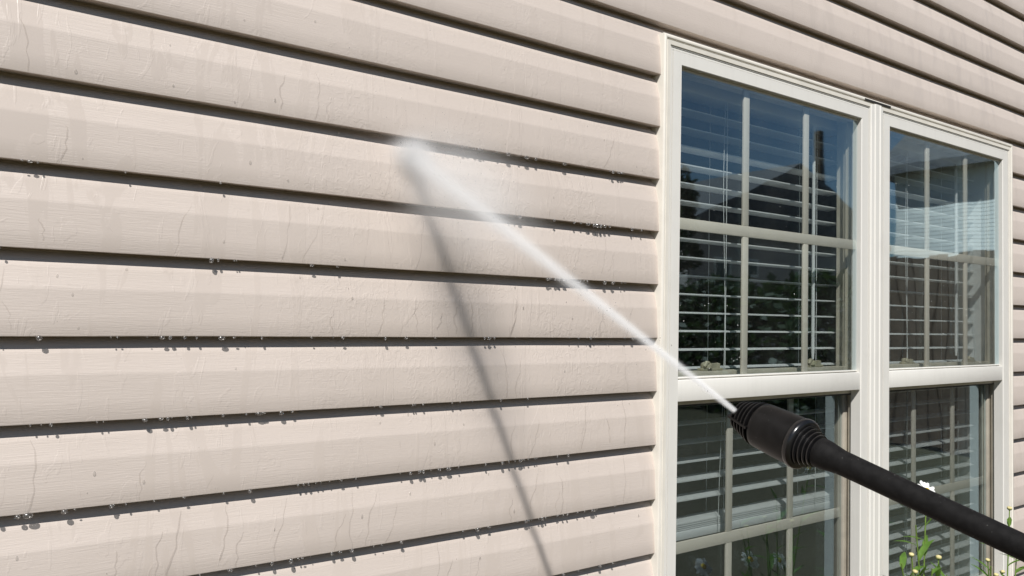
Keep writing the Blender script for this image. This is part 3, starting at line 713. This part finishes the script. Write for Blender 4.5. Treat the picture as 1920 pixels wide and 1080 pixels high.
def plant(stems, label, seed):
    rr = random.Random(seed); xs = sum(s[0].x for s in stems)/len(stems); ys = sum(s[0].y for s in stems)/len(stems)
    base = Vector((xs, ys, 0.03))
    p = thing('daisy_plant', base, label, 'flower', 'daisies growing under the window')
    for (P, kind, nrm) in stems:
        b = base+Vector((rr.uniform(-0.05, 0.05), rr.uniform(-0.03, 0.03), 0)); n = 14; pts = []
        bx, by = rr.uniform(-0.02, 0.02), rr.uniform(-0.015, 0.015)
        for i in range(n):
            t = i/(n-1); e = t**1.6
            pts.append(Vector((b.x+(P.x-b.x)*e+bx*math.sin(math.pi*t), b.y+(P.y-b.y)*e+by*math.sin(math.pi*t), b.z+(P.z-b.z)*t)))
        link('stem', tube(MB(), pts, [0.0032-0.0016*i/(n-1) for i in range(n)], 8).mesh('stem', 60), 'stem', p)
        if kind == 'flower': flower(p, P+nrm.normalized()*0.003, nrm)
        elif kind == 'bud': bud(p, P, nrm, rr.uniform(0.0058, 0.0072))
        nl = int((P.z-b.z)/0.036)
        for i in range(nl):
            t = (i+0.6)/nl
            if t > 0.965 and kind != 'bare': continue
            j = min(n-2, int(t*(n-1))); q_ = pts[j]+(pts[j+1]-pts[j])*(t*(n-1)-j)
            az = i*2.4+rr.uniform(-0.4, 0.4)
            ro = Matrix.Rotation(az, 3, 'Z') @ Matrix.Rotation(rr.uniform(0.3, 0.95), 3, 'X')
            sc = rr.uniform(0.8, 1.5)
            o = link('leaf', LEAVES[i % 3], None, p, q_, ro @ Matrix.Diagonal((sc, sc, sc)))
UPV = Vector((-0.1, -0.15, 1))
fl_top = at(1737, 921, 2.12)
plant([(fl_top, 'flower', Vector((-0.15, -0.75, 0.65))), (onplane(1717, 985, -0.16), 'bare', UPV), (onplane(1760, 1045, -0.17), 'bud', UPV), (onplane(1709, 1040, -0.17), 'bud', UPV), (onplane(1716, 1072, -0.2), 'bud', UPV), (onplane(1748, 1066, -0.2), 'bare', UPV), (onplane(1690, 1056, -0.19), 'bare', UPV), (onplane(1775, 1078, -0.18), 'bare', UPV)],
      'daisy plant with one open white flower and a tall bare stem before the lowered blind', 1)
plant([(onplane(1893, 953, -0.14), 'bud', UPV), (onplane(1852, 1050, -0.18), 'bud', UPV), (onplane(1880, 1072, -0.16), 'bud', UPV), (onplane(1868, 1078, -0.2), 'bud', UPV), (onplane(1858, 1062, -0.2), 'bare', UPV), (onplane(1906, 1040, -0.16), 'bare', UPV)],
      'daisy plant bearing only closed buds by the right side of the window frame', 2)
# flowers seen only as reflections in the lower left glass
for i, (sts, lab) in enumerate(((((1402, 1048, 0.25), (1315, 1062, 0.24)), 'pair of open daisies mirrored in the lower glass below the raised blind'), (((1456, 1050, 0.27),), 'single daisy mirrored in the lower glass beside the muntin'))):
    ss = []
    for (px_, py_, Yv) in sts:
        V = onplane(px_, py_, Yv+0.05); ss.append((Vector((V.x, -Yv+0.05, V.z)), 'flower', Vector((-0.1, 0.75, 0.6))))
    plant(ss, lab, 10+i)

# ------------------------------------------------------------------ what the panes reflect: fence, neighbours, tree
def gable_house(name, cx, cy, w, d, ez, rz, wallm, label, ridge_axis='y', wins=()):
    t = thing(name, (cx, cy, 0), label, 'house')
    x0, x1, y0, y1 = cx-w/2, cx+w/2, cy-d/2, cy+d/2
    wl = MB(); wl.box(x0, x1, y0, y1, 0, ez)
    link('wall', wl.mesh('wall'), wallm, t)
    # lap lines as real boards on the two faces that show
    bd = MB(); z = 0.25
    while z < ez-0.12:
        bd.add([(x0-0.008, y0, z), (x0-0.008, y1, z), (x0-0.004, y1, z+0.07), (x0-0.004, y0, z+0.07), (x0-0.001, y0, z), (x0-0.001, y1, z)], [(0,3,2,1),(0,1,5,4)])
        bd.add([(x0, y1+0.022, z), (x1, y1+0.022, z), (x1, y1+0.004, z+0.07), (x0, y1+0.004, z+0.07), (x0, y1+0.001, z), (x1, y1+0.001, z)], [(0,1,2,3),(0,4,5,1)])
        z += 0.07
    link('lap_boards', bd.mesh('lap_boards'), wallm, t, kind='stuff')
    o = 0.35; r = MB()
    if ridge_axis == 'y':
        A = [(x0-o, y0-o, ez-0.08), (cx, y0-o, rz), (x1+o, y0-o, ez-0.08), (x0-o, y1+o, ez-0.08), (cx, y1+o, rz), (x1+o, y1+o, ez-0.08)]
    else:
        A = [(x0-o, y1+o, ez-0.08), (x0-o, cy, rz), (x0-o, y0-o, ez-0.08), (x1+o, y1+o, ez-0.08), (x1+o, cy, rz), (x1+o, y0-o, ez-0.08)]
    r.add(A+[(a, b, c_+0.16) for a, b, c_ in A], [(0,1,4,3),(1,2,5,4),(6,9,10,7),(7,10,11,8),(0,6,7,1),(1,7,8,2),(3,4,10,9),(4,5,11,10),(0,3,9,6),(2,8,11,5),(0,2,1),(3,4,5)])
    link('roof', r.mesh('roof'), 'shingle', t)
    tri = MB()
    for (face, u, z0, z1, hw) in wins:
        if face == 'x':
            f = MB().box(x0-0.06, x0-0.024, u-hw-0.08, u+hw+0.08, z0-0.08, z1+0.08); fo = link('window', f.mesh('window'), 'trim', t)
            link('pane', MB().box(x0-0.07, x0-0.0605, u-hw, u+hw, z0, z1).mesh('pane'), 'ndark', fo)
        else:
            f = MB().box(u-hw-0.08, u+hw+0.08, y1+0.024, y1+0.06, z0-0.08, z1+0.08); fo = link('window', f.mesh('window'), 'trim', t)
            link('pane', MB().box(u-hw, u+hw, y1+0.0605, y1+0.07, z0, z1).mesh('pane'), 'ndark', fo)
    return t
gable_house('neighbour_house', 19.5, -3.85, 9.0, 6.0, 4.45, 7.4, 'nwall', 'pale sided neighbouring house beyond the board fence', 'y', (('x', -2.2, 1.2, 2.5, 0.5),))
hB = gable_house('neighbour_house', 22.0, -17.5, 10.0, 7.0, 4.2, 6.4, 'nwall2', 'taupe neighbouring house with a gable end and tall chimney beyond the hedge', 'y', (('y', 18.6, 2.6, 3.3, 0.3), ('y', 19.9, 2.9, 3.3, 0.25)))
link('chimney', MB().box(25.6, 25.85, -15.6, -15.35, 3.5, 8.4).mesh('chimney'), 'mulch', hB)
# board fence
fence = thing('board_fence', (9.6, -2.6, 0), 'tall brown vertical board fence standing across the lawn', 'fence')
bm_ = MB().box(-0.07, 0.07, -0.012, 0.012, 0.04, 2.35).mesh('board'); bm_.materials.append(M['fence'])
P0, P1 = Vector((9.3, -0.6, 0)), Vector((9.9, -4.4, 0)); dv = (P1-P0); nb_ = int(dv.length/0.15); ang = math.atan2(dv.y, dv.x)
for i in range(nb_):
    link('board', bm_, None, fence, P0+dv*(i/nb_)+Vector((0, 0, random.uniform(-0.02, 0.02))), Matrix.Rotation(ang+random.uniform(-0.02, 0.02), 3, 'Z'))
# clipped hedge between the fence and the open lawn
hr = random.Random(21); hedge = thing('hedge', (10.5, -8, 0), 'dense dark green hedge running on from the board fence', 'hedge')
hc, hs = MB(), MB(); Q0, Q1 = Vector((10.0, -4.7, 0)), Vector((12.5, -13.5, 0)); dq = Q1-Q0; nq = Vector((dq.y, -dq.x, 0)).normalized()
for i in range(9):
    b = Q0+dq*((i+0.5)/9); tube(hs, [b, b+Vector((0.05, 0.03, 0.9)), b+Vector((0, 0.1, 1.7))], [0.04, 0.03, 0.012], 6)
for _ in range(9000):
    t = hr.random(); wv = 0.55+0.12*math.sin(t*37); top = 2.1+0.12*math.sin(t*23)+0.08*math.sin(t*61)
    p = Q0+dq*t+nq*hr.uniform(-wv, wv)+Vector((0, 0, top*hr.random()**0.7)); u = Vector((hr.gauss(0, 1), hr.gauss(0, 1), hr.gauss(0, 1))).normalized()*0.09; v = u.orthogonal().normalized()*0.05
    hc.add([p-u, p+v, p+u, p-v], [(0,1,2,3)])
link('foliage', hc.mesh('foliage'), 'tleaf', hedge, kind='stuff'); link('stems', hs.mesh('stems', 60), 'bark', hedge, kind='stuff')
# tree behind the taupe house's lawn
def tree(x, y, h, R, label, seed):
    rr = random.Random(seed); t = thing('tree', (x, y, 0), label, 'tree', 'trees across the lawn')
    tr = MB(); tube(tr, [Vector((x, y, 0)), Vector((x+0.1, y, h*0.3)), Vector((x, y+0.1, h*0.62))], [0.22, 0.16, 0.09], 10)
    for i in range(6):
        a = i*1.05; tube(tr, [Vector((x, y, h*0.4)), Vector((x+R*0.4*math.cos(a), y+R*0.4*math.sin(a), h*0.6)), Vector((x+R*0.75*math.cos(a), y+R*0.75*math.sin(a), h*0.75))], [0.08, 0.05, 0.02], 6)
    link('trunk', tr.mesh('trunk', 60), 'bark', t)
    cr = MB()
    cl = [(Vector((rr.gauss(0, 0.5)*R, rr.gauss(0, 0.5)*R, h*0.68+rr.gauss(0, 0.16)*h)), rr.uniform(0.25, 0.5)*R) for _ in range(22)]
    for c_, rad in cl:
        for _ in range(150):
            d = Vector((rr.gauss(0, 1), rr.gauss(0, 1), rr.gauss(0, 1))).normalized()*rad*rr.uniform(0.5, 1.0)
            p = Vector((x, y, 0))+c_+d; u = Vector((rr.gauss(0, 1), rr.gauss(0, 1), rr.gauss(0, 1))).normalized()*0.11; v = u.orthogonal().normalized()*0.06
            cr.add([p-u, p+v, p+u, p-v], [(0,1,2,3)])
    link('crown', cr.mesh('crown'), 'tleaf', t, kind='stuff')
tree(13.6, -12.0, 5.6, 1.25, 'slim leafy tree standing at the end of the hedge', 3)
tree(8.0, -12.5, 4.6, 1.5, 'round leafy tree alone on the open lawn', 5)
